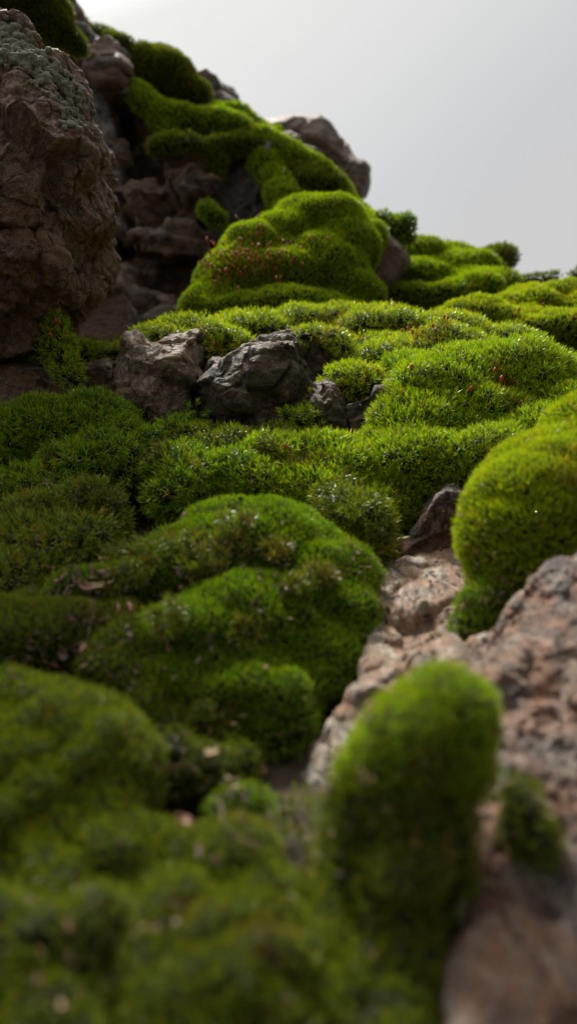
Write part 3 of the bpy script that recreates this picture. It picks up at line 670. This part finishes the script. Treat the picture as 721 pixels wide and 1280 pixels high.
# olive brown tufts studding the big dome
tuft_spots = [(152, 705), (190, 700), (235, 690), (272, 700), (300, 668), (165, 722), (255, 722), (310, 800), (215, 780), (345, 700), (400, 730), (360, 745)]
words = ['topmost on the crest', 'near the litter', 'left of centre', 'wide', 'raised', 'low', 'tiny', 'lone lower', 'shaded', 'right of centre', 'near the edge', 'soft']
def tuft(px, py, r, label, mat='olive', patch=.62, n=60, L=.5):
    h = hit(px, py)
    if not h: return
    ang = rng.random(n)*6.28; rr = np.sqrt(rng.random(n))*r
    nn = h[1]; ref = np.array([0, 0, 1.]) if abs(nn[2]) < .8 else np.array([1., 0, 0])
    e1 = np.cross(nn, ref); e1 /= np.linalg.norm(e1); e2 = np.cross(nn, e1)
    pos = e1*(np.cos(ang)*rr)[:, None]+e2*(np.sin(ang)*rr)[:, None]+nn*.12
    nr = nn+(e1*np.cos(ang)[:, None]+e2*np.sin(ang)[:, None])*(rr/r)[:, None]*.6
    me = foliage_mesh('moss_tuft', pos, nr, dict(STY['shag'], L=L), np.clip(patch+rng.normal(size=n)*.1, 0, 1), M[mat])
    o = link('moss_tuft', me, None, tuple(h[0]*S)); tag(o, label, 'moss tuft', 'olive tufts studding the moss')
where = ['at the left shoulder of the big dome', 'beside the litter on the big dome', 'under the crest of the big dome', 'at the centre of the big dome crest', 'highest on the big dome near its top edge', 'below the litter on the big dome', 'small, in the upper hollow of the big dome', 'alone low on the face of the big dome', 'on the lower left swelling of the big dome', 'upper right part of the big dome', 'near the right rim of the big dome', 'midway down the right of the big dome']
for (a, b), w_ in zip(tuft_spots, where): tuft(a, b, .25+.25*rng.random(), 'yellow olive moss tuft '+w_, patch=.55+.15*rng.random(), n=34, L=.36)
for a, b, w_ in [(385, 590, 'in the open carpet below the twig'), (340, 580, 'at the end of the dark broken twig'), (430, 618, 'at the lower edge of the open carpet'), (105, 555, 'on the dark left dome'), (700, 430, 'on the right bank'), (205, 575, 'in the gap beside the spiky clump')]:
    tuft(a, b, .5, 'brownish moss tuft '+w_, patch=.75, n=45)

# lichen crust on the shoulder of the boulder
lv = []; 
def lichen(bm):
    path = [(-10, 42), (10, 44), (28, 50), (48, 68), (62, 86), (78, 105), (90, 128), (92, 150), (15, 62), (36, 72), (5, 56), (58, 100)]
    r2 = random.Random(5)
    for (a, b) in path:
        for _ in range(34):
            x, y = a+r2.gauss(0, 11), b+r2.gauss(0, 9)
            h = hit(x, y)
            if not h or h[2][0] is not boulder: continue
            r = r2.uniform(.09, .19)
            m_ = bmesh.ops.create_icosphere(bm, subdivisions=2, radius=r)
            for v in m_['verts']:
                v.co = v.co*(1+.15*math.sin(v.co.x*40+v.co.z*31))+Vector(h[0])
v, q, n = solid(lichen, .045, 2)
v = v+n*(fbm(v*7, 3)*.05)[:, None]
tag(link('lichen_crust', new_mesh('lichen_crust', v, q, [M['lichen']])), 'knobbly grey green lichen crust on the shoulder of the boulder', 'lichen')

# =================================================================== LIGHT, SKY, CAMERA
SUN_EL, SUN_AZ = 55.0, -25.0           # behind the slope, a little to the left of straight ahead
w = bpy.data.worlds.new('World'); bpy.context.scene.world = w; w.use_nodes = True
t = w.node_tree; t.nodes.clear()
out = t.nodes.new('ShaderNodeOutputWorld')
sky = t.nodes.new('ShaderNodeTexSky'); sky.sky_type = 'NISHITA'; sky.sun_disc = False
sky.sun_elevation = math.radians(SUN_EL); sky.sun_rotation = math.radians(SUN_AZ)
hs = N(t, 'ShaderNodeHueSaturation', Saturation=.1); hs.inputs['Value'].default_value = .3; t.links.new(sky.outputs[0], hs.inputs['Color'])
b1 = N(t, 'ShaderNodeBackground', Strength=.05); t.links.new(hs.outputs[0], b1.inputs[0])
tc = t.nodes.new('ShaderNodeTexCoord')
dt = N(t, 'ShaderNodeVectorMath', operation='DOT_PRODUCT'); t.links.new(tc.outputs['Generated'], dt.inputs[0])
g_ = Vector((-.28, .30, .9)).normalized(); dt.inputs[1].default_value = g_
mr = N(t, 'ShaderNodeMapRange'); mr.inputs['From Min'].default_value = -1; mr.inputs['From Max'].default_value = 1
t.links.new(dt.outputs['Value'], mr.inputs['Value'])
nz = N(t, 'ShaderNodeTexNoise', Scale=1.6, Detail=3.0); t.links.new(tc.outputs['Generated'], nz.inputs['Vector'])
grad = ramp(t, mr.outputs[0], [(.0, (.03, .03, .03)), (.47, (.058, .056, .053)), (.66, (.275, .262, .252)), (.80, (.288, .290, .296)), (.9, (.41, .41, .40)), (1.0, (2.4, 2.38, 2.3))])
cl = ramp(t, nz.outputs[0], [(.3, (.95, .95, .955)), (.7, (1.05, 1.05, 1.045))])
b2 = N(t, 'ShaderNodeBackground', Strength=1.0); t.links.new(mixc(t, 1.0, grad, cl, 'MULTIPLY'), b2.inputs[0])
ad = t.nodes.new('ShaderNodeAddShader'); t.links.new(b1.outputs[0], ad.inputs[0]); t.links.new(b2.outputs[0], ad.inputs[1]); t.links.new(ad.outputs[0], out.inputs[0])

sl = bpy.data.lights.new('sun', 'SUN'); sl.energy = 5.0; sl.angle = math.radians(11); sl.color = (1, .96, .88)
so = bpy.data.objects.new('sun', sl); C.objects.link(so)
el, az = math.radians(SUN_EL), math.radians(SUN_AZ)
to_sun = Vector((math.sin(az)*math.cos(el), math.cos(az)*math.cos(el), math.sin(el)))
so.rotation_euler = to_sun.to_track_quat('Z', 'Y').to_euler()

cam = bpy.data.cameras.new('camera'); co = bpy.data.objects.new('camera', cam); C.objects.link(co)
cam.sensor_fit = 'HORIZONTAL'; cam.sensor_width = 20.25; cam.lens = F/721*20.25
cam.clip_start = .005; cam.clip_end = 100
co.rotation_euler = (math.radians(90), 0, 0)
cam.dof.use_dof = True; cam.dof.focus_distance = .322; cam.dof.aperture_fstop = cam.lens/3.1; cam.dof.aperture_blades = 0
sc = bpy.context.scene; sc.camera = co
sc.view_settings.view_transform = 'Standard'; sc.view_settings.look = 'None'; sc.view_settings.exposure = 0.72; sc.view_settings.gamma = 1
sc.cycles.use_denoising = True; sc.cycles.max_bounces = 7; sc.cycles.diffuse_bounces = 3; sc.cycles.glossy_bounces = 2
sc.cycles.transmission_bounces = 6; sc.cycles.sample_clamp_indirect = 4; sc.cycles.caustics_refractive = False; sc.cycles.caustics_reflective = False
for o in list(bpy.data.objects):
    if '_i' in o: del o['_i']
print('scene built in', round(time.time()-T0, 1), 's')
